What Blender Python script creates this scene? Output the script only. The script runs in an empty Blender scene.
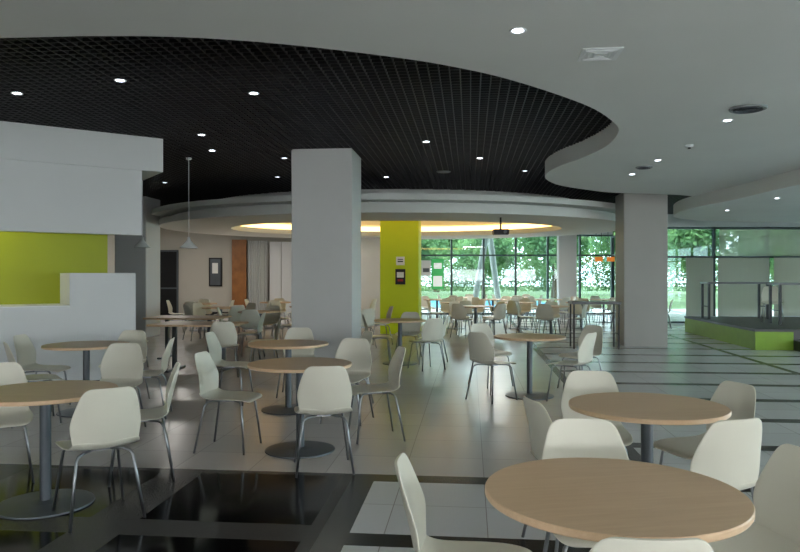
import bpy, bmesh, math, random
from mathutils import Vector, Matrix
random.seed(7)
sc = bpy.context.scene
col = sc.collection
GA = math.radians(-5.71)

# ---------------------------------------------------------------- materials
def lin(c):
    return tuple(((v/255)/12.92 if v/255 <= .04045 else ((v/255+.055)/1.055)**2.4) for v in c)
def mat(name, rgb, rough=.5, metal=0, var=.06, scale=6, bump=0, spec=.5):
    m = bpy.data.materials.new(name); m.use_nodes = True
    nt = m.node_tree; b = nt.nodes['Principled BSDF']
    b.inputs['Roughness'].default_value = rough
    b.inputs['Metallic'].default_value = metal
    b.inputs['Specular IOR Level'].default_value = spec
    c = lin(rgb)
    tc = nt.nodes.new('ShaderNodeTexCoord')
    n = nt.nodes.new('ShaderNodeTexNoise'); n.inputs['Scale'].default_value = scale
    n.inputs['Detail'].default_value = 4
    nt.links.new(tc.outputs['Object'], n.inputs['Vector'])
    r = nt.nodes.new('ShaderNodeValToRGB')
    r.color_ramp.elements[0].position = .3; r.color_ramp.elements[1].position = .7
    r.color_ramp.elements[0].color = tuple(v*(1-var) for v in c)+(1,)
    r.color_ramp.elements[1].color = tuple(min(1, v*(1+var)) for v in c)+(1,)
    nt.links.new(n.outputs['Fac'], r.inputs['Fac'])
    nt.links.new(r.outputs['Color'], b.inputs['Base Color'])
    if bump:
        bp = nt.nodes.new('ShaderNodeBump'); bp.inputs['Strength'].default_value = bump
        nt.links.new(n.outputs['Fac'], bp.inputs['Height'])
        nt.links.new(bp.outputs['Normal'], b.inputs['Normal'])
    return m
def emit(name, rgb, s):
    m = mat(name, rgb, .5)
    b = m.node_tree.nodes['Principled BSDF']
    b.inputs['Emission Color'].default_value = lin(rgb)+(1,)
    b.inputs['Emission Strength'].default_value = s
    return m
M_ceil = mat('white_plaster_ceiling', (230, 231, 227), .8, var=.02, scale=1)
M_wall = mat('white_wall_paint', (218, 219, 219), .7, var=.02, scale=1)
M_col = mat('grey_white_column_paint', (204, 204, 202), .6, var=.03, scale=1.5)
M_col2 = mat('warm_grey_column_paint', (178, 174, 168), .6, var=.03, scale=1.5)
M_beige = mat('beige_wall_paint', (186, 181, 170), .7, var=.03, scale=1)
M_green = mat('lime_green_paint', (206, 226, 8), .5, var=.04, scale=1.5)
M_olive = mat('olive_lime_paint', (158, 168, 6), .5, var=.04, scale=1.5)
M_black = mat('black_ceiling_paint', (7, 7, 9), .9, var=.2)
M_grid = mat('black_lattice_metal', (26, 25, 29), .5, var=.1)
M_chair = mat('cream_moulded_plastic', (228, 224, 208), .32, var=.02, scale=3)
M_steel = mat('satin_steel_tube', (150, 152, 155), .3, .85, var=.05)
M_post = mat('grey_powder_coated_post', (92, 98, 104), .4, .4, var=.05)
M_dark = mat('black_powder_coated_steel', (26, 27, 30), .4, .3)
M_bartop = mat('grey_bar_top', (92, 92, 94), .3, .0)
M_frame = mat('dark_window_frame', (60, 74, 76), .4, .3)
M_brown = mat('brown_wood_panel', (150, 98, 52), .45, var=.2, scale=4)
M_stage = mat('dark_platform_decking', (62, 60, 60), .35, var=.1)
M_stagegreen = mat('green_platform_fascia', (142, 178, 52), .5, var=.06)
M_curtain = mat('pale_curtain_cloth', (205, 206, 204), .9, var=.05, scale=20)
M_lens = emit('lamp_lens', (235, 240, 255), 14)
M_lensdim = emit('lamp_lens_dim', (225, 232, 255), 4)
M_warm = emit('warm_cove_strip', (255, 208, 130), 4.2)
M_trimw = mat('white_enamel', (236, 238, 238), .4, var=.02)
M_grille = mat('grey_louvre', (150, 155, 155), .5, var=.05)
M_grass = mat('lawn_grass', (84, 108, 66), .95, var=.3, scale=3)
M_pool = mat('blue_pool_water', (40, 120, 160), .4, var=.15, scale=1)
M_bark = mat('tree_bark', (80, 66, 52), .9, var=.3, bump=.5)
M_conc = mat('pale_concrete', (190, 195, 190), .8, var=.05)
M_white = mat('white_paper', (235, 235, 232), .7, var=.01)
M_red = mat('red_print', (170, 40, 40), .6)
M_sgreen = emit('green_print_glow', (60, 165, 90), .5)  # slight glow lifts the backlit notice; plain print, not a light source
M_lit = emit('white_print_glow', (235, 238, 235), .5)  # white print with added glow to brighten its shaded side
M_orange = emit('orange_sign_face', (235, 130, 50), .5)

def leafmat():
    m = bpy.data.materials.new('leaf_foliage'); m.use_nodes = True
    nt = m.node_tree; nt.nodes.clear(); L = nt.links.new
    o = nt.nodes.new('ShaderNodeOutputMaterial'); mx = nt.nodes.new('ShaderNodeMixShader')
    d = nt.nodes.new('ShaderNodeBsdfDiffuse'); t = nt.nodes.new('ShaderNodeBsdfTranslucent')
    tc = nt.nodes.new('ShaderNodeTexCoord'); n = nt.nodes.new('ShaderNodeTexNoise'); n.inputs['Scale'].default_value = .8
    r = nt.nodes.new('ShaderNodeValToRGB'); r.color_ramp.elements[0].position = .35; r.color_ramp.elements[1].position = .65
    r.color_ramp.elements[0].color = lin((92, 128, 92))+(1,); r.color_ramp.elements[1].color = lin((140, 172, 116))+(1,)
    L(tc.outputs['Object'], n.inputs['Vector']); L(n.outputs['Fac'], r.inputs['Fac'])
    L(r.outputs[0], d.inputs['Color']); L(r.outputs[0], t.inputs['Color'])
    mx.inputs['Fac'].default_value = .5
    L(d.outputs[0], mx.inputs[1]); L(t.outputs[0], mx.inputs[2]); L(mx.outputs[0], o.inputs['Surface'])
    return m
M_leaf = leafmat()

def wood():
    m = bpy.data.materials.new('beech_laminate'); m.use_nodes = True
    nt = m.node_tree; b = nt.nodes['Principled BSDF']; L = nt.links.new
    tc = nt.nodes.new('ShaderNodeTexCoord'); mp = nt.nodes.new('ShaderNodeMapping')
    mp.inputs['Scale'].default_value = (1.5, 22, 22)
    n = nt.nodes.new('ShaderNodeTexNoise'); n.inputs['Scale'].default_value = 3; n.inputs['Detail'].default_value = 6
    r = nt.nodes.new('ShaderNodeValToRGB')
    r.color_ramp.elements[0].position = .3; r.color_ramp.elements[1].position = .75
    r.color_ramp.elements[0].color = lin((224, 188, 150))+(1,)
    r.color_ramp.elements[1].color = lin((234, 201, 164))+(1,)
    L(tc.outputs['Object'], mp.inputs['Vector']); L(mp.outputs['Vector'], n.inputs['Vector'])
    L(n.outputs['Fac'], r.inputs['Fac']); L(r.outputs['Color'], b.inputs['Base Color'])
    b.inputs['Roughness'].default_value = .38
    return m
M_wood = wood()

def glassmat():
    m = bpy.data.materials.new('clear_window_glass'); m.use_nodes = True
    nt = m.node_tree; nt.nodes.clear(); L = nt.links.new
    o = nt.nodes.new('ShaderNodeOutputMaterial'); mx = nt.nodes.new('ShaderNodeMixShader')
    t = nt.nodes.new('ShaderNodeBsdfTransparent'); g = nt.nodes.new('ShaderNodeBsdfGlossy')
    t.inputs['Color'].default_value = (.76, .88, .90, 1)
    g.inputs['Roughness'].default_value = .02
    mx.inputs['Fac'].default_value = .06
    L(t.outputs[0], mx.inputs[1]); L(g.outputs[0], mx.inputs[2]); L(mx.outputs[0], o.inputs['Surface'])
    return m
M_glass = glassmat()
def blindmat():
    m = bpy.data.materials.new('sheer_beige_blind'); m.use_nodes = True
    nt = m.node_tree; nt.nodes.clear(); L = nt.links.new
    o = nt.nodes.new('ShaderNodeOutputMaterial'); mx = nt.nodes.new('ShaderNodeMixShader'); m2 = nt.nodes.new('ShaderNodeMixShader')
    t = nt.nodes.new('ShaderNodeBsdfTransparent'); d = nt.nodes.new('ShaderNodeBsdfDiffuse'); tl = nt.nodes.new('ShaderNodeBsdfTranslucent')
    w = nt.nodes.new('ShaderNodeTexWave'); w.inputs['Scale'].default_value = 8; w.inputs['Distortion'].default_value = .3
    tc = nt.nodes.new('ShaderNodeTexCoord'); L(tc.outputs['Object'], w.inputs['Vector'])
    r = nt.nodes.new('ShaderNodeValToRGB')
    r.color_ramp.elements[0].color = lin((196, 190, 176))+(1,); r.color_ramp.elements[1].color = lin((202, 196, 184))+(1,)
    L(w.outputs['Fac'], r.inputs['Fac']); L(r.outputs[0], d.inputs['Color']); L(r.outputs[0], tl.inputs['Color'])
    mx.inputs['Fac'].default_value = .7; m2.inputs['Fac'].default_value = .15
    L(d.outputs[0], mx.inputs[1]); L(tl.outputs[0], mx.inputs[2])
    L(mx.outputs[0], m2.inputs[1]); L(t.outputs[0], m2.inputs[2]); L(m2.outputs[0], o.inputs['Surface'])
    return m
M_blind = blindmat()

def floormat():
    m = bpy.data.materials.new('tile_and_granite_floor'); m.use_nodes = True
    nt = m.node_tree; b = nt.nodes['Principled BSDF']; L = nt.links.new
    tc = nt.nodes.new('ShaderNodeTexCoord'); sp = nt.nodes.new('ShaderNodeSeparateXYZ')
    L(tc.outputs['Object'], sp.inputs[0]); U, V = sp.outputs[0], sp.outputs[1]
    def A(op, a, bb=None):
        n = nt.nodes.new('ShaderNodeMath'); n.operation = op
        for i, x in enumerate((a, bb)):
            if x is None: continue
            if isinstance(x, (int, float)): n.inputs[i].default_value = x
            else: L(x, n.inputs[i])
        return n.outputs[0]
    def mod(x, off, per): return A('FLOORED_MODULO', A('SUBTRACT', x, off), per)
    def OR(a, c): return A('MAXIMUM', a, c)
    def AND(a, c): return A('MULTIPLY', a, c)
    def mix(f, c1, c2):
        n = nt.nodes.new('ShaderNodeMix'); n.data_type = 'RGBA'
        L(f, n.inputs[0])
        for i, c in ((6, c1), (7, c2)):
            if isinstance(c, tuple): n.inputs[i].default_value = c
            else: L(c, n.inputs[i])
        return n.outputs[2]
    near = A('LESS_THAN', V, 5.25)
    G = AND(A('LESS_THAN', U, -.87), near)
    panel = AND(A('GREATER_THAN', mod(U, -.95, 1.4), .32), A('GREATER_THAN', mod(V, 3.88, 1.3), .26))
    border = AND(AND(A('GREATER_THAN', U, -.87), A('LESS_THAN', U, -.70)), near)
    R = OR(A('GREATER_THAN', U, 1.3), AND(A('GREATER_THAN', U, -.7), near))
    line = A('LESS_THAN', mod(V, 3.85, 1.22), .19)
    uline = AND(A('LESS_THAN', mod(U, 1.3, 3.66), .12), A('GREATER_THAN', U, 1.2))
    band = AND(R, OR(line, uline))
    joint = OR(A('LESS_THAN', mod(U, .1, .6), .006), A('LESS_THAN', mod(V, .29, .61), .006))
    cb = nt.nodes.new('ShaderNodeCombineXYZ')
    L(A('FLOOR', A('DIVIDE', A('SUBTRACT', U, .1), .6)), cb.inputs[0]); L(A('FLOOR', A('DIVIDE', A('SUBTRACT', V, .29), .61)), cb.inputs[1])
    wn = nt.nodes.new('ShaderNodeTexWhiteNoise'); L(cb.outputs[0], wn.inputs['Vector'])
    tilec = mix(wn.outputs['Value'], lin((204, 197, 193))+(1,), lin((211, 204, 200))+(1,))
    tileR = mix(wn.outputs['Value'], lin((220, 220, 220))+(1,), lin((228, 228, 228))+(1,))
    base = mix(R, tilec, tileR)
    base = mix(joint, base, lin((168, 163, 159))+(1,))
    base = mix(band, base, lin((30, 30, 32))+(1,))
    base = mix(border, base, lin((52, 52, 54))+(1,))
    gn = nt.nodes.new('ShaderNodeTexNoise'); gn.inputs['Scale'].default_value = 120; gn.inputs['Detail'].default_value = 3
    L(tc.outputs['Object'], gn.inputs['Vector'])
    blackc = mix(gn.outputs['Fac'], lin((8, 8, 9))+(1,), lin((16, 16, 18))+(1,))
    greyc = mix(gn.outputs['Fac'], lin((42, 42, 43))+(1,), lin((88, 86, 85))+(1,))
    g = mix(panel, greyc, blackc)
    base = mix(G, base, g)
    L(base, b.inputs['Base Color'])
    n2 = nt.nodes.new('ShaderNodeTexNoise'); n2.inputs['Scale'].default_value = 1.3; L(tc.outputs['Object'], n2.inputs['Vector'])
    rough = A('ADD', A('MULTIPLY', n2.outputs['Fac'], .1), .19)
    rr = nt.nodes.new('ShaderNodeMix'); L(AND(G, panel), rr.inputs[0]); L(rough, rr.inputs[2]); rr.inputs[3].default_value = .12
    L(rr.outputs[0], b.inputs['Roughness'])
    ss = nt.nodes.new('ShaderNodeMix'); L(G, ss.inputs[0]); ss.inputs[2].default_value = .9; ss.inputs[3].default_value = .17
    L(ss.outputs[0], b.inputs['Specular IOR Level'])
    return m
M_floor = floormat()

# ---------------------------------------------------------------- geometry helpers
def mkobj(name, me, m=None, parent=None, loc=(0, 0, 0), rz=0, smooth=False):
    o = bpy.data.objects.new(name, me); col.objects.link(o)
    if m: me.materials.append(m)
    o.location = loc; o.rotation_euler = (0, 0, rz)
    if parent: o.parent = parent
    if smooth:
        for p in me.polygons: p.use_smooth = True
    return o
def meshfrom(name, vs, fs):
    me = bpy.data.meshes.new(name); me.from_pydata(vs, [], fs)
    bm = bmesh.new(); bm.from_mesh(me); bmesh.ops.recalc_face_normals(bm, faces=bm.faces); bm.to_mesh(me); bm.free()
    return me
def boxes(name, lst):
    vs, fs = [], []
    for x0, x1, y0, y1, z0, z1 in lst:
        k = len(vs)
        vs += [(x0, y0, z0), (x1, y0, z0), (x1, y1, z0), (x0, y1, z0), (x0, y0, z1), (x1, y0, z1), (x1, y1, z1), (x0, y1, z1)]
        fs += [tuple(k+i for i in f) for f in ((0, 3, 2, 1), (4, 5, 6, 7), (0, 1, 5, 4), (1, 2, 6, 5), (2, 3, 7, 6), (3, 0, 4, 7))]
    me = bpy.data.meshes.new(name); me.from_pydata(vs, [], fs); return me
def box(name, x0, x1, y0, y1, z0, z1, m, parent=None, loc=(0, 0, 0), rz=0, bev=0):
    o = mkobj(name, boxes(name, [(x0, x1, y0, y1, z0, z1)]), m, parent, loc, rz)
    if bev:
        bm = bmesh.new(); bm.from_mesh(o.data)
        bmesh.ops.bevel(bm, geom=list(bm.edges), offset=bev, segments=2, affect='EDGES'); bm.to_mesh(o.data); bm.free()
    return o
def lathe(name, prof, n=40):
    vs, fs = [], []
    for r, z in prof:
        for i in range(n):
            a = 2*math.pi*i/n; vs.append((r*math.cos(a), r*math.sin(a), z))
    for j in range(len(prof)-1):
        for i in range(n):
            fs.append((j*n+i, j*n+(i+1) % n, (j+1)*n+(i+1) % n, (j+1)*n+i))
    fs.append(tuple(range(n))); fs.append(tuple((len(prof)-1)*n+i for i in range(n)))
    return meshfrom(name, vs, fs)
def tube(name, pts, r, n=8):
    pts = [Vector(p) for p in pts]; vs, fs = [], []
    up = Vector((.3, .9, .2)).normalized()
    for i, p in enumerate(pts):
        t = (pts[min(i+1, len(pts)-1)]-pts[max(i-1, 0)]).normalized()
        a = t.cross(up).normalized(); b = t.cross(a).normalized()
        rr = r[i] if isinstance(r, (list, tuple)) else r
        for k in range(n):
            q = p+a*rr*math.cos(2*math.pi*k/n)+b*rr*math.sin(2*math.pi*k/n); vs.append(tuple(q))
    for j in range(len(pts)-1):
        for k in range(n):
            fs.append((j*n+k, j*n+(k+1) % n, (j+1)*n+(k+1) % n, (j+1)*n+k))
    fs.append(tuple(range(n))); fs.append(tuple((len(pts)-1)*n+i for i in range(n)))
    return meshfrom(name, vs, fs)
def prism(name, pts, z0, z1):
    n = len(pts)
    vs = [(x, y, z0) for x, y in pts]+[(x, y, z1) for x, y in pts]
    fs = [tuple(range(n)), tuple(range(n, 2*n))]+[(i, (i+1) % n, n+(i+1) % n, n+i) for i in range(n)]
    return meshfrom(name, vs, fs)
def catmull(P, k=6):
    out = []
    for i in range(len(P)-1):
        p0 = P[max(i-1, 0)]; p1 = P[i]; p2 = P[i+1]; p3 = P[min(i+2, len(P)-1)]
        for j in range(k):
            t = j/k
            out.append(tuple(.5*((2*p1[d])+(-p0[d]+p2[d])*t+(2*p0[d]-5*p1[d]+4*p2[d]-p3[d])*t*t+(-p0[d]+3*p1[d]-3*p2[d]+p3[d])*t**3) for d in (0, 1)))
    out.append(P[-1]); return out
def empty(name, loc=(0, 0, 0), rz=0):
    o = bpy.data.objects.new(name, None); o.empty_display_size = .1; o.location = loc; o.rotation_euler = (0, 0, rz)
    col.objects.link(o); return o
def tag(o, label, cat, group=None):
    o['label'] = label; o['category'] = cat
    if group: o['group'] = group
    return o
def struct(o, label, cat):
    o['kind'] = 'structure'; o['label'] = label; o['category'] = cat; return o

# ---------------------------------------------------------------- shell
f = box('floor', -14, 20, -6, 33, -.15, 0, M_floor, rz=GA)
struct(f, 'glossy tiled floor with black granite panels and dark bands', 'floor')
c = box('ceiling', -14, 17, -5, 28.4, 3.85, 4.0, M_black)
struct(c, 'black painted upper ceiling above the lattice', 'ceiling')
edge = [(-12, 6.2), (-8, 5.5), (-5, 5.1), (-2.857, 5.0), (-2.1, 4.96), (-1.43, 5.0), (-.74, 5.17), (0, 5.46), (.405, 5.67), (.854, 5.98), (1.386, 6.47), (1.91, 7.04), (2.27, 7.58), (2.53, 8.1), (2.66, 8.7), (2.70, 9.3), (2.62, 10.1), (2.47, 10.8), (2.43, 11.55), (2.56, 12.27), (2.98, 13.1), (3.68, 13.8), (4.4, 14.3), (6.2, 14.9), (8, 17), (17, 19)]
pts = catmull(edge, 6)+[(17, -5), (-12, -5)]
c2 = mkobj('trim_1', prism('ceiling_lower', pts, 3.2, 3.47), M_ceil)
struct(c2, 'white dropped plaster ceiling with wavy edge', 'ceiling')
lst = []; s = .1; z0, z1 = 3.44, 3.475
x = -14.0
while x < 17: lst.append((x, x+.012, 3, 30, z0, z1)); x += s
y = 3.0
while y < 30: lst.append((-14, 17, y, y+.014, z0, z1)); y += s
g = mkobj('trim_2', boxes('lattice', lst), M_grid, rz=GA); struct(g, 'black open cell lattice ceiling panels', 'ceiling')
sp = catmull([(8.2, 5), (6.9, 8.5), (6.35, 11.0), (6.35, 13.2), (6.25, 14.7), (6.4, 16.2), (7.0, 17.6), (8.6, 18.6), (12, 19.2), (15, 19.4)], 6)+[(15, 5)]
s2 = mkobj('trim_3', prism('soffit', sp, 2.95, 3.21), M_ceil); struct(s2, 'white curved dropped soffit', 'ceiling')

def ann(name, cx, cy, rx, ry, ix, iy, z0, z1, n=96):
    vs, fs = [], []
    for (a, b, z) in ((rx, ry, z0), (rx, ry, z1), (ix, iy, z1), (ix, iy, z0)):
        for i in range(n):
            t = 2*math.pi*i/n; vs.append((cx+a*math.cos(t), cy+b*math.sin(t), z))
    for j in range(4):
        for i in range(n):
            fs.append((j*n+i, j*n+(i+1) % n, ((j+1) % 4)*n+(i+1) % n, ((j+1) % 4)*n+i))
    return meshfrom(name, vs, fs)
CX, CY = -.1, 19.3
struct(mkobj('trim_4', ann('ring_lower', CX, CY, 6.3, 5.2, 4.5, 3.1, 2.78, 2.92), M_ceil), 'white oval ring soffit lower tier', 'ceiling')
struct(mkobj('trim_5', ann('ring_mid', CX, CY, 6.0, 4.9, 4.8, 3.5, 2.92, 3.02), M_ceil), 'recessed band between the two ring tiers', 'ceiling')
struct(mkobj('trim_6', ann('ring_top', CX, CY, 6.5, 5.4, 4.8, 3.5, 3.02, 3.14), M_ceil), 'white oval ring soffit upper tier', 'ceiling')
struct(mkobj('trim_7', ann('ring_crown', CX, CY, 4.95, 3.65, 4.8, 3.5, 3.14, 3.46), M_ceil), 'inner upstand of the oval ring', 'ceiling')
el = [(CX+4.8*math.cos(2*math.pi*i/64), CY+3.5*math.sin(2*math.pi*i/64)) for i in range(64)]
struct(mkobj('trim_8', prism('ring_dome', el, 3.38, 3.42), M_ceil), 'white oval ceiling recess inside the ring', 'ceiling')
cv = mkobj('cove_light', ann('cove_light', CX, CY, 4.8, 3.5, 4.76, 3.46, 2.93, 3.10), M_warm)
tag(cv, 'warm glowing cove light strip around the oval ceiling recess', 'cove light')

struct(box('wall_back', -10.2, -1.6, 27, 27.2, 0, 3.85, M_beige), 'beige wall beyond the seating', 'wall')
struct(box('wall_left', -10.4, -10.2, -5, 27.2, 0, 3.85, M_beige), 'beige side wall', 'wall')
struct(box('wall_header', -1.6, 8.2, 27, 27.2, 3.1, 3.85, M_wall), 'white header above the glazing', 'wall')
struct(box('wall_middle', -1.6, .75, 27, 27.2, 0, 3.1, M_wall), 'white wall beside the glazing', 'wall')
struct(box('wall_upper', 8.2, 15.2, 22, 22.2, 3.05, 3.85, M_wall), 'white header above the side glazing', 'wall')
struct(box('wall_front', -10.2, 17, -5.2, -5, 0, 1.1, M_wall), 'unseen low white wall below the added light slot', 'wall')  # out of view, added to cut the light from behind the camera
struct(box('wall_front_upper', -10.2, 17, -5.2, -5, 2.05, 3.85, M_wall), 'unseen white wall above the added light slot', 'wall')  # slot below is left open and sized for fill light
struct(box('baseboard_back', -8.3, -1.6, 26.97, 27, 0, .12, M_dark), 'dark skirting board', 'baseboard')
d1 = empty('door_1', (-9.27, 26.9, 0)); struct(d1, 'dark framed doorway at the end of the corridor', 'door')
box('shade_panel', -.68, .68, .03, .09, 0, 2.45, M_dark, d1)  # flat dark sheet stands in for the shade beyond the doorway
for a in (-.72, 0, .72): box('jamb', a-.035, a+.035, 0, .03, 0, 2.5, M_post, d1)
box('head', -.75, .75, 0, .03, 2.43, 2.5, M_post, d1); box('rail', -.7, .7, 0, .03, 1.0, 1.06, M_post, d1)

def window(name, x0, x1, y, z0, z1, nx, rails, rz=0, origin=(0, 0)):
    e = empty(name, (origin[0], origin[1], 0), rz)
    struct(e, 'full height glazing with dark mullions', 'window')
    t = .035; L = []
    for i in range(nx+1):
        xx = x0+(x1-x0)*i/nx
        L.append((xx-t, xx+t, y-.06, y+.06, z0, z1))
    for zz in [z0+.04]+rails+[z1-.04]:
        L.append((x0, x1, y-.05, y+.05, zz-.03, zz+.03))
    mkobj('frame', boxes('frame', L), M_frame, e)
    box('glass', x0, x1, y-.006, y+.006, z0, z1, M_glass, e)
    return e
window('window_1', .75, 8.2, 27.1, 0, 3.1, 6, [2.3])
window('window_2', 8.2, 15.0, 22.1, 0, 3.05, 4, [2.1])
window('window_3', 0, 4.9, 0, 0, 3.05, 4, [2.3], rz=math.pi/2, origin=(8.2, 22.1))
window('window_fill', 0, 20, 0, 0, 3.85, 10, [2.3], rz=math.pi/2, origin=(15.1, 2))  # added out of view to let daylight in from the right
for i, (a, b2, zt) in enumerate(((8.95, 9.8, 2.1), (9.95, 11.55, 2.1), (11.7, 13.25, 2.1), (13.4, 14.9, 2.98))):
    e = empty('roller_blind', (a, 21.9, zt)); tag(e, 'sheer beige roller blind lowered behind tall window', 'blind', 'window roller blinds')
    bz = .25-zt
    box('fabric', 0, b2-a, 0, .01, bz, 0, M_blind, e)
    mkobj('roller', tube('roller', [(0, .0, .0), (b2-a, 0, 0)], .03), M_post, e)
    box('bottom_bar', 0, b2-a, -.01, .02, bz-.03, bz, M_trimw, e)
e = empty('roller_blind', (9.95, 21.8, 2.98)); tag(e, 'thin sheer grey upper blind across the window head', 'blind', 'window roller blinds')
def sheer():
    m = M_blind.copy(); m.name = 'sheer_grey_mesh'
    for n in m.node_tree.nodes:
        if n.type == 'MIX_SHADER' and abs(n.inputs['Fac'].default_value-.15) < .01: n.inputs['Fac'].default_value = .55
    return m
M_sheer = sheer()
box('fabric', 0, 3.3, 0, .01, -.86, 0, M_sheer, e)
mkobj('roller', tube('roller', [(0, .0, .0), (3.3, 0, 0)], .03), M_post, e)

def column(x, y, w, d, h, m, label, name='column', base=0):
    o = box(name, -w/2, w/2, -d/2, d/2, base, h, m, loc=(x, y, 0), rz=GA, bev=.012)
    return struct(o, label, 'column')
column(-1.15, 11.1, .94, .9, 3.44, M_col, 'square grey-white painted column')
column(5.26, 15.3, .9, .9, 3.3, M_col2, 'square warm grey column beside the tiled aisle')
column(-6.55, 17.5, .8, .8, 3.44, M_wall, 'square white column beside the kitchen block')
column(.03, 18.6, 1.0, 1.0, 3.39, M_green, 'square lime green column with posters')
column(-1.05, 24, .9, .9, 3.44, M_wall, 'white column behind the green column')
column(6.0, 25.2, .62, .62, 3.44, M_wall, 'white column near the garden glazing')
column(12.9, 20.6, .5, .5, 3.3, M_wall, 'white column near the side glazing')

def onface(name, dx, z0, w, h, m, label, cat, t=.008, extra=()):
    e = empty(name, (.03, 18.6, 0), GA); tag(e, label, cat)
    box('sheet', dx-w/2, dx+w/2, -.5-t, -.5, z0, z0+h, m, e)
    for (nm, a, b2, c0, d0, mm) in extra:
        box(nm, a, b2, -.5-t-.004, -.5-t, c0, d0, mm, e)
    return e
onface('poster', .03, 1.78, .22, .22, M_white, 'small white notice taped on green column', 'notice', extra=(('print', -.04, .10, 1.86, 1.89, M_dark), ('print', -.04, .10, 1.92, 1.94, M_dark)))
onface('poster', .03, 1.28, .26, .40, M_dark, 'black poster with pale and red print on green column', 'poster', extra=(('picture', -.06, .12, 1.46, 1.6, M_white), ('print', -.04, .10, 1.36, 1.42, M_red)))

KA = math.atan2(1.15, 1.65)
K = empty('servery_block', (-3.35, 9.9, 0), KA)
tag(K, 'white servery block with lime green niche and stepped counter', 'counter')
box('bulkhead', -6.5, 0, 0, 2.4, 2.97, 3.44, M_wall, K)
box('upper_wall', -6.5, -.28, .04, .2, 2.07, 2.97, M_wall, K)
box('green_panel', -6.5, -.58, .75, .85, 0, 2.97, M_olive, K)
box('low_counter', -6.5, -1.21, .02, .16, 0, 1.1, M_wall, K)
box('high_counter', -1.21, -.37, .02, .75, 0, 1.54, M_wall, K)
box('counter_top', -6.5, -1.215, .0, .75, 1.1, 1.115, M_trimw, K)
box('plinth', -6.5, -.37, .01, .02, 0, .1, M_post, K)

o = box('door_2', -6.45, -5.9, 26.85, 26.97, 0, 2.9, M_brown); struct(o, 'orange-brown timber door panel', 'door')
vs, fs = [], []
n = 60
for i in range(n+1):
    x = -5.8+.75*i/n; yy = 26.75+.05*math.sin(i*.9)
    vs += [(x, yy, .05), (x, yy, 2.85)]
fs = [(2*i, 2*i+2, 2*i+3, 2*i+1) for i in range(n)]
cu = mkobj('curtain', meshfrom('curtain', vs, fs), M_curtain, smooth=True); tag(cu, 'pale pleated full height curtain', 'curtain')
e = empty('notice_board', (-7.1, 26.97, 1.1)); tag(e, 'dark framed notice board on beige wall', 'notice board')
box('frame', -.25, .25, -.05, 0, 0, 1.1, M_dark, e); box('panel', -.2, .2, -.06, -.05, .05, 1.05, M_post, e)
box('sheet', -.12, .1, -.065, -.06, .5, .9, M_white, e)
e = empty('folding_screen', (-4.5, 26.6, 0)); tag(e, 'grey panelled partition doors', 'partition')
for i in range(3): box('panel', -.45+i*.45, -.45+i*.45+.43, 0, .06, 0.0, 2.8, M_wall, e)
e = empty('shelf_rack', (-9.4, 25.5, 0)); tag(e, 'dark metal rack standing in the corridor', 'rack')
for a in (-.5, .5): box('post', a-.025, a+.025, -.02, .03, 0, 1.6, M_post, e)
for zz in (.3, .8, 1.3, 1.6): box('rail', -.5, .5, -.02, .03, zz-.02, zz+.02, M_post, e)
e = empty('sign_panel', (1.0, 26.9, 0)); tag(e, 'white notice with grey print on the glazing', 'sign')
box('sheet', -.18, .18, 0, .02, 1.5, 2.1, M_white, e); box('print', -.12, .12, -.01, 0, 1.65, 1.8, M_post, e)
e = empty('sign_panel', (1.45, 26.9, 0)); tag(e, 'green and white notice on the glazing', 'sign')
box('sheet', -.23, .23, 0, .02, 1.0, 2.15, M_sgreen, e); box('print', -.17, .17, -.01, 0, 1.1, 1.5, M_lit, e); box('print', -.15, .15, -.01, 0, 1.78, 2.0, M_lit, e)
for sx in (7.55, 8.0):
    e = empty('hanging_sign', (sx-.05, 26.4, 0)); tag(e, 'small orange hanging sign near the glazing', 'sign')
    box('face', -.14, .14, 0, .04, 2.05, 2.22, M_orange, e)
    for a in (-.1, .1): mkobj('rod', tube('rod', [(a, .02, 2.22), (a, .02, 3.45)], .008), M_dark, e)

# ---------------------------------------------------------------- outside
o = box('lawn', -30, 70, 27.3, 110, -.3, -.12, M_grass); tag(o, 'green lawn outside the glazing', 'lawn')
o = box('lawn', 15.3, 70, -10, 27.3, -.3, -.12, M_grass); tag(o, 'green lawn strip beside the glazing', 'lawn')
o = box('lawn', 8.3, 15.3, 22.3, 27.3, -.3, -.12, M_grass); tag(o, 'green lawn strip beside the glazing', 'lawn')
o = box('pool', 1.5, 8.5, 34, 44, -.12, -.06, M_pool); tag(o, 'blue pool in the garden', 'pool')
def leaves(pts, size, rnd, name='foliage'):
    vs, fs = [], []
    for p in pts:
        a = Vector((rnd.gauss(0, 1), rnd.gauss(0, 1), rnd.gauss(0, 1))).normalized(); b = a.orthogonal().normalized()
        s = size*rnd.uniform(.6, 1.3); k = len(vs)
        vs += [tuple(p-a*s), tuple(p-b*s*.5), tuple(p+a*s), tuple(p+b*s*.5)]; fs.append((k, k+1, k+2, k+3))
    me = bpy.data.meshes.new(name); me.from_pydata(vs, [], fs); me.materials.append(M_leaf); return me
def foliage(seed, n, R, size):
    rnd = random.Random(seed); P = []
    blobs = [(Vector((rnd.uniform(-.6, .6)*R, rnd.uniform(-.6, .6)*R, rnd.uniform(-.4, .5)*R)), R*rnd.uniform(.35, .6)) for _ in range(9)]
    for i in range(n):
        c0, r0 = rnd.choice(blobs)
        d = Vector((rnd.gauss(0, 1), rnd.gauss(0, 1), rnd.gauss(0, 1))).normalized()
        P.append(c0+d*r0*rnd.uniform(.5, 1.15))
    return leaves(P, size, rnd)
FM = [foliage(3, 6500, 2.3, .16), foliage(9, 6500, 2.3, .16)]
TR = tube('trunk', [(0, 0, 0.02), (.05, .03, 1), (-.05, .05, 2.2), (.05, 0, 3.4)], [.17, .13, .11, .06], 10); TR.materials.append(M_bark)
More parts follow.
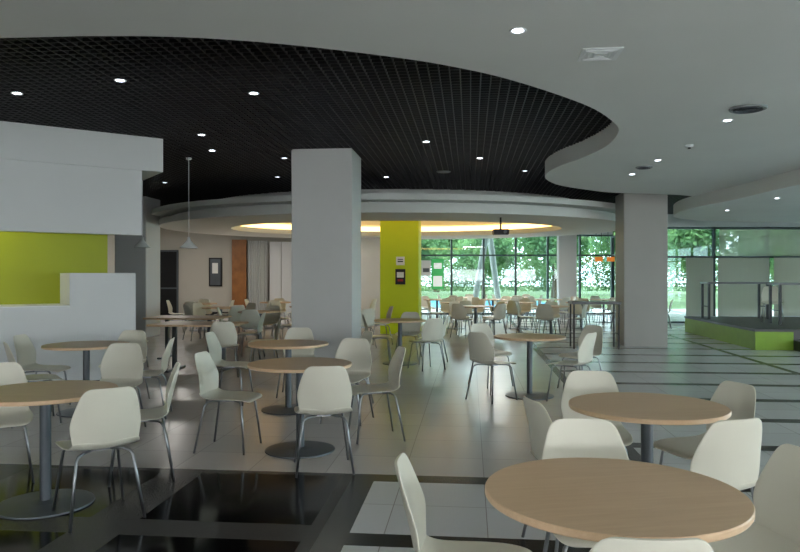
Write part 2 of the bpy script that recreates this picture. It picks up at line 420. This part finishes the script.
for i, (x, y, s) in enumerate([(11.4, 34.5, 1.0), (17.8, 32.5, 1.1), (24.5, 35, 1.2), (.6, 51, 1.2), (11.2, 51, 1.3), (17.8, 42, 1.2), (26, 45, 1.4), (19.5, 55, 1.5), (35, 48, 1.7), (3.6, 70, 1.9), (15, 72, 2.0), (5.8, 48.5, .95)]):
    e = empty('tree', (x, y, -.12), i*1.3); tag(e, 'leafy green garden tree outside the glazing', 'tree', 'garden trees')
    e.scale = (s, s, s)
    t = mkobj('trunk', TR, None, e); ff = mkobj('foliage', FM[i % 2], None, e, loc=(0, 0, 3.5))
rnd = random.Random(12); P = []
for i in range(42000):
    xx = rnd.uniform(-6, 46); top = 3.3+.6*math.sin(xx*.9)+.4*math.sin(xx*2.3+1)
    P.append(Vector((xx, rnd.uniform(-.7, .7), .1+rnd.random()**.9*top)))
h = mkobj('hedge', leaves(P, .13, rnd, 'hedge'), None, None, loc=(0, 60.5, .1)); tag(h, 'long clipped green hedge at the garden edge', 'hedge')
for (a, b2, y) in ((3.0, 3.8, 29), (4.2, 3.6, 29.4)):
    o = mkobj('slanted_post', tube('slanted_post', [(a, y, -.1), (b2, y, 4.5)], .13, 16), M_conc, smooth=False)
    tag(o, 'pale slanted concrete post outside the glazing', 'post')

# ---------------------------------------------------------------- stage
SH = .42
e = empty('platform', (7.2, 14.2, 0), GA); tag(e, 'raised dark platform with green fascia and step', 'platform')
box('deck', 0, 7, 0, 4.7, SH-.05, SH, M_stage, e)
box('fascia', .01, .07, 0.01, 4.68, 0, SH-.05, M_stagegreen, e)
box('fascia', .07, .75, .01, .07, 0, SH-.05, M_stagegreen, e)
box('fascia', .75, 7, .02, .08, 0, SH-.05, M_stage, e)
box('step', .75, 7, -.35, .005, 0, .2, M_stage, e)
box('nosing', .75, 7, -.37, -.35, .17, .205, M_stagegreen, e)
def bartable(x, y, w, d, h, base, label, rz=GA, lt=.016):
    e = empty('bar_table', (x, y, base), rz); tag(e, label, 'table')
    box('tabletop', -w/2, w/2, -d/2, d/2, h-.05, h, M_bartop, e)
    for a in (-1, 1):
        for b in (-1, 1):
            box('leg', a*(w/2-.05)-lt, a*(w/2-.05)+lt, b*(d/2-.05)-lt, b*(d/2-.05)+lt, 0, h-.05, M_dark, e)
    for a in (-1, 1): box('rail', a*(w/2-.05)-.01, a*(w/2-.05)+.01, -d/2+.07, d/2-.07, .3, .32, M_dark, e)
    return e
bartable(4.05, 14.6, 1.0, .6, .97, 0, 'tall bar table with slim dark legs')
bartable(8.5, 17.8, 1.5, .6, .93, SH, 'tall bar table on the platform', lt=.026)
bartable(9.2, 15.7, 1.6, .6, .93, SH, 'long bar table on the platform', lt=.026)

# ---------------------------------------------------------------- chair
def shell(name, rows, back, j0=0):
    nc = 9; vs, fs = [], []
    for x, z, w, dish in rows:
        for i in range(nc):
            s = -1+2*i/(nc-1)
            yy = s*w/2
            if back: vs.append((x+dish*s*s, yy, z))
            else: vs.append((x, yy, z+dish*s*s))
    for j in range(len(rows)-1):
        for i in range(nc-1):
            a = j*nc+i; fs.append((a, a+1, a+nc+1, a+nc))
    me = bpy.data.meshes.new(name); me.from_pydata(vs, [], fs)
    o = bpy.data.objects.new('tmp', me); col.objects.link(o)
    m = o.modifiers.new('s', 'SOLIDIFY'); m.thickness = .011; m.offset = 0
    m = o.modifiers.new('b', 'SUBSURF'); m.levels = 2; m.render_levels = 2
    dg = bpy.context.evaluated_depsgraph_get(); dg.update()
    r = bpy.data.meshes.new_from_object(o.evaluated_get(dg)); r.name = name
    bpy.data.objects.remove(o)
    for p in r.polygons: p.use_smooth = True
    r.materials.clear(); r.materials.append(M_chair); return r
seat_me = shell('seat', [(.235, .425, .30, .0), (.228, .437, .38, .0), (.20, .447, .42, .002), (.12, .450, .445, .010), (.0, .442, .455, .018), (-.09, .440, .447, .02), (-.15, .447, .43, .02), (-.185, .465, .405, .02), (-.205, .50, .39, .01)], False)
back_me = shell('backrest', [(-.198, .485, .395, .012), (-.208, .52, .397, .02), (-.220, .56, .412, .032), (-.229, .60, .422, .042), (-.240, .645, .41, .046), (-.255, .70, .382, .04), (-.268, .76, .345, .03), (-.277, .798, .314, .024), (-.282, .819, .278, .02), (-.284, .829, .235, .015), (-.2845, .8315, .215, .012)], True)
leg_me = []
for sx, sy in ((1, 1), (1, -1), (-1, 1), (-1, -1)):
    fx = .205 if sx > 0 else -.235
    me = tube('leg', [(.03*sx, .03*sy, .425), (.13*sx, .12*sy, .425), (.15*sx, .15*sy, .415), (.165*sx, .165*sy, .39), (fx, .215*sy, .0)], .0095, 8)
    for p in me.polygons: p.use_smooth = True
    me.materials.append(M_steel); leg_me.append(me)
brk_me = boxes('bracket', [(-.07, .07, -.07, .07, .418, .44)]); brk_me.materials.append(M_steel)
proto = empty('dining_chair', (0, 0, 0)); parts = []
parts.append(mkobj('seat', seat_me, None, proto)); parts.append(mkobj('backrest', back_me, None, proto))
for m_ in leg_me:
    l = mkobj('leg', m_, None, proto); l['label'] = 'thin satin steel leg'; parts.append(l)
parts.append(mkobj('bracket', brk_me, None, proto))
def copything(src, prts, x, y, deg, z=0):
    t = src.copy(); col.objects.link(t); t.location = (x, y, z); t.rotation_euler = (0, 0, math.radians(deg))
    for p in prts:
        q = p.copy(); q.parent = t; col.objects.link(q)
    return t
def chair(x, y, deg, label, z=0):
    t = copything(proto, parts, x, y, deg, z)
    tag(t, label, 'chair', 'cream cafeteria chairs'); return t
LB = 'cream plastic chair with thin steel legs, '
CH = [
 (-.60, 5.47, 100, LB+'tucked under round table'), (-1.48, 6.10, -8, LB+'sideways at round table'),
 (-.24, 6.5, 195, LB+'sideways at round table'), (-.55, 7.25, 255, LB+'facing round table'),
 (-2.0, 8.3, -5, LB+'at round table'), (-.62, 8.35, 205, LB+'at round table'), (-1.3, 8.8, 270, LB+'at round table'),
 (-1.90, 4.4, 128, LB+'tucked under round table'), (-1.95, 5.25, 200, LB+'at round table'),
 (-2.72, 6.7, 275, LB+'between round tables'), (-2.95, 5.15, -60, LB+'at round table edge'),
 (-3.75, 7.2, 35, LB+'by the servery counter'), (-4.05, 7.95, 0, LB+'by the servery counter'), (-2.72, 7.5, 190, LB+'at round table'), (-3.3, 8.35, 265, LB+'at round table'),
 (1.12, 8.5, 40, LB+'at round aisle table'), (2.05, 8.4, 140, LB+'at round aisle table'), (1.25, 9.6, -60, LB+'at round aisle table'), (2.4, 9.3, 215, LB+'at round aisle table'),
 (-.37, 12.1, 5, LB+'beside square column'), (.56, 12.0, 170, LB+'at round table'), (.15, 12.75, 260, LB+'at round table'), (.42, 11.3, 120, LB+'at round table'),
 (1.86, 4.3, 196, LB+'beside dark floor bands'), (1.3, 4.66, 262, LB+'facing round table'), (.98, 3.86, 12, LB+'at round table'),
 (1.50, 3.53, 108, LB+'between two round tables'),
 (.84, 3.0, 268, LB+'facing near round table'), (.27, 2.52, -5, LB+'sideways at round table'), (.66, 2.06, 88, LB+'tucked under round table'), (1.29, 2.66, 186, LB+'sideways at round table'),
 (-2.65, 10.55, 100, LB+'at rectangular table'), (-2.2, 11.3, 185, LB+'at rectangular table'), (-4.35, 11.3, 0, LB+'at rectangular table'), (-2.75, 12.8, 180, LB+'at rectangular table'),
]
# ---------------------------------------------------------------- round table
tproto = empty('round_table', (0, 0, 0))
tt = lathe('tabletop', [(.0001, .722), (.40, .722), (.441, .724), (.445, .730), (.445, .745), (.442, .75), (.0001, .75)], 72)
tparts = [mkobj('tabletop', tt, M_wood, tproto)]
cm = lathe('post', [(.13, .712), (.13, .722), (.035, .715), (.035, .03), (.05, .02)][::-1], 24)
tparts.append(mkobj('post', cm, M_post, tproto, smooth=False))
bmh = lathe('base_disc', [(.295, 0), (.30, .004), (.298, .012), (.10, .026), (.04, .034), (.0001, .034)], 48)
tparts.append(mkobj('base_disc', bmh, M_post, tproto, smooth=False))
def table(x, y, deg=0, label='round beech-topped pedestal table with grey disc base'):
    t = copything(tproto, tparts, x, y, deg); tag(t, label, 'table', 'round cafeteria tables'); return t
TB = [(.745, 2.45, 10), (1.44, 4.08, 5), (-.86, 6.03, 20), (-2.33, 4.6, 0), (1.62, 8.75, 0), (0, 12, 10), (-1.25, 7.84, 0), (-3.45, 7.7, 0)]
for (x, y, d) in TB: table(x, y, d)
far = [(-3.0, 14.9), (-2.3, 17.4), (-4.3, 16.8), (-1.0, 15.2), (-1.6, 20.8)]
for r_, (yy, xs) in enumerate(((17.6, (1.9, 3.8)), (20.0, (1.6, 3.4, 5.2, 6.9)), (22.6, (1.2, 3.0, 4.8, 6.6)), (24.9, (2.2, 4.2)))):
    far += [(x, yy+.03*i) for i, x in enumerate(xs)]
far += [(-3.6, 20.2), (-5.5, 19.3)]
rnd = random.Random(4)
for (x, y) in far:
    table(x, y, rnd.uniform(0, 90), 'round beech-topped table in the far seating area')
    a0 = rnd.choice((0, 45, 20, 70))
    for k in range(4):
        a = a0+90*k+rnd.uniform(-8, 8); r = rnd.uniform(.58, .66)
        cx_, cy_ = x+r*math.cos(math.radians(a)), y+r*math.sin(math.radians(a))
        CH.append((cx_, cy_, a+180+rnd.uniform(-12, 12), LB+'in far seating area'))
for (x, y, d, l) in CH: chair(x, y, d, l)
chair(10.5, 17.4, 150, LB+'on the raised platform', SH+.002)
chair(8.75, 16.45, 250, LB+'on the raised platform', SH+.002)
for p in parts+tparts+[proto, tproto]: bpy.data.objects.remove(p)

def recttable(x, y, w, d, rz):
    e = empty('rectangular_table', (x, y, 0), rz); tag(e, 'rectangular beech-topped table with twin grey pedestals', 'table')
    box('tabletop', -w/2, w/2, -d/2, d/2, .72, .75, M_wood, e, bev=.005)
    for a in (-1, 1):
        box('post', a*w*.3-.03, a*w*.3+.03, -.03, .03, .03, .72, M_post, e)
        box('foot', a*w*.3-.04, a*w*.3+.04, -d*.4, d*.4, 0, .03, M_post, e, bev=.005)
recttable(-3.2, 11.15, 1.35, .85, math.radians(-6))
recttable(-3.9, 12.9, 1.35, .85, math.radians(-6))

# ---------------------------------------------------------------- ceiling fittings
dl_ring = lathe('trim_ring', [(.045, 0), (.07, -.006), (.075, 0), (.07, .004)], 24); dl_ring.materials.append(M_trimw)
dl_lens = lathe('lens', [(.0001, -.004), (.045, -.004), (.045, .002), (.0001, .002)], 20); dl_lens.materials.append(M_lens)
dl_lens2 = dl_lens.copy(); dl_lens2.materials[0] = M_lensdim
def downlight(x, y, z, dim=False):
    e = empty('downlight', (x, y, z)); tag(e, 'small round recessed downlight, '+('faintly lit' if dim else 'switched on'), 'ceiling light', 'recessed downlights')
    e.scale = (.8, .8, 1)
    mkobj('trim_ring', dl_ring, None, e); mkobj('lens', dl_lens2 if dim else dl_lens, None, e)
for (x, y) in [(.816, 4.84), (3.57, 7.63), (3.78, 10.26), (3.87, 11.67)]: downlight(x, y, 3.197)
for (x, y, d) in [(-4.06, 7.42, 0), (-2.77, 6.93, 0), (-1.55, 7.42, 0), (-2.72, 9.6, 0), (.376, 10.1, 0), (-2.9, 10.8, 0), (1.31, 11.5, 0), (-4.87, 14.5, 1), (-.27, 13.7, 0), (2.3, 12.9, 1), (-2.4, 13.7, 1), (-1.9, 11.5, 1)]:
    downlight(x, y, 3.437, d)
for (x, y) in [(7.0, 13.0), (7.2, 15.4), (7.2, 11)]: downlight(x, y, 2.947)
e = empty('air_diffuser', (1.53, 5.36, 3.2), GA); tag(e, 'square white ceiling air diffuser', 'vent')
box('frame', -.15, .15, -.15, .15, -.008, 0, M_trimw, e)
for i in range(3):
    k = .12-.035*i
    mkobj('louvre', boxes('louvre', [(-k, k, -k, -k+.012, -.014, -.008), (-k, k, k-.012, k, -.014, -.008), (-k, -k+.012, -k, k, -.014, -.008), (k-.012, k, -k, k, -.014, -.008)]), M_trimw, e)
def rvent(x, y, z, r):
    e = empty('round_vent', (x, y, z)); tag(e, 'round grey ceiling vent with rings', 'vent')
    mkobj('rim', lathe('rim', [(r*.92, 0), (r, -.004), (r*.95, -.02), (r*.85, -.014)], 32), M_grille, e)
    for i in range(3):
        rr = r*(.78-.22*i); mkobj('louvre', lathe('louvre', [(rr-.02, -.006), (rr, -.02), (rr, -.028), (rr-.02, -.014)], 32), M_post, e)
rvent(3.52, 7.08, 3.2, .18); rvent(3.8, 10.9, 3.2, .13)
e = empty('smoke_detector', (3.76, 9.1, 3.2)); tag(e, 'small white smoke detector on the ceiling', 'smoke detector')
mkobj('housing', lathe('housing', [(.055, 0), (.055, -.015), (.035, -.03), (.0001, -.032)], 24), M_trimw, e)
mkobj('sensor', lathe('sensor', [(.018, -.03), (.018, -.045), (.0001, -.047)], 12), M_dark, e)
e = empty('ceiling_speaker', (.81, 13.0, 3.44)); tag(e, 'round pale ceiling speaker in lattice', 'speaker')
mkobj('grille', lathe('grille', [(.13, 0), (.13, -.01), (.11, -.02), (.0001, -.02)], 32), M_grille, e)
def pendant(x, y, z):
    e = empty('pendant_lamp', (x, y, 3.44)); tag(e, 'white cone pendant lamp on a thin cable', 'lamp', 'white pendant lamps')
    dz = z-3.44
    mkobj('cable', tube('cable', [(0, 0, 0), (0, 0, dz+.16)], .006), M_trimw, e)
    mkobj('lamp_shade', lathe('lamp_shade', [(.02, dz+.17), (.03, dz+.12), (.06, dz+.08), (.14, dz), (.145, dz-.012), (.13, dz), (.05, dz+.07), (.02, dz+.1)], 32), M_trimw, e, smooth=True)
    mkobj('bulb', lathe('bulb', [(.02, dz+.1), (.035, dz+.05), (.03, dz+.02), (.0001, dz+.01)], 16), M_trimw, e, smooth=True)
    mkobj('canopy', lathe('canopy', [(.05, 0), (.04, -.03), (.0001, -.035)], 16), M_trimw, e)
pendant(-3.47, 11.5, 1.97); pendant(-4.6, 12.5, 2.02)
e = empty('projector', (2.2, 15.3, 2.40)); tag(e, 'small black projector hung from ceiling pole', 'projector')
mkobj('pole', tube('pole', [(0, 0, .12), (0, 0, .40)], .02), M_dark, e)
box('housing', -.17, .17, -.13, .13, 0, .12, M_dark, e, bev=.015)
mkobj('lens', tube('lens', [(.08, -.13, .06), (.08, -.17, .06)], .035, 16), M_post, e)

# ---------------------------------------------------------------- light
w = bpy.data.worlds.new('World'); sc.world = w; w.use_nodes = True
bg = w.node_tree.nodes['Background']; bg.inputs[0].default_value = (.94, .98, 1.0, 1); bg.inputs[1].default_value = 8.0
sun = bpy.data.objects.new('sun', bpy.data.lights.new('sun', 'SUN')); col.objects.link(sun)
sun.data.energy = 2.0; sun.data.angle = .2; sun.data.color = (1, .97, .9)
sun.rotation_euler = (math.radians(-22), math.radians(18), 0)
nl = bpy.data.objects.new('niche_lamp', bpy.data.lights.new('niche_lamp', 'AREA')); col.objects.link(nl)
nl.data.shape = 'RECTANGLE'; nl.data.size = .8; nl.data.size_y = .15; nl.data.energy = 9; nl.data.color = (1, .97, .85)
nl.parent = K; nl.location = (-2.5, .48, 2.6)
for i, (x, y, p) in enumerate(((-7.6, 23.5, 70), (-4.5, 22.5, 60), (3.2, 23.6, 60), (-2.6, 23.4, 40))):  # area fills without fixtures, added to brighten the dim far end
    l = bpy.data.objects.new('ceiling_lamp', bpy.data.lights.new('ceiling_lamp', 'AREA')); col.objects.link(l)
    l.data.shape = 'DISK'; l.data.size = 1.0; l.data.energy = p; l.data.color = (1, .95, .88)
    l.location = (x, y, 3.43 if i < 2 else 2.77)

cam = bpy.data.objects.new('camera', bpy.data.cameras.new('camera')); col.objects.link(cam)
cam.location = (0, 0, 1.5); cam.rotation_euler = (math.pi/2, 0, 0)
cam.data.lens = 31.5; cam.data.sensor_width = 36; cam.data.clip_start = .05; cam.data.clip_end = 300
sc.camera = cam
sc.view_settings.view_transform = 'Standard'
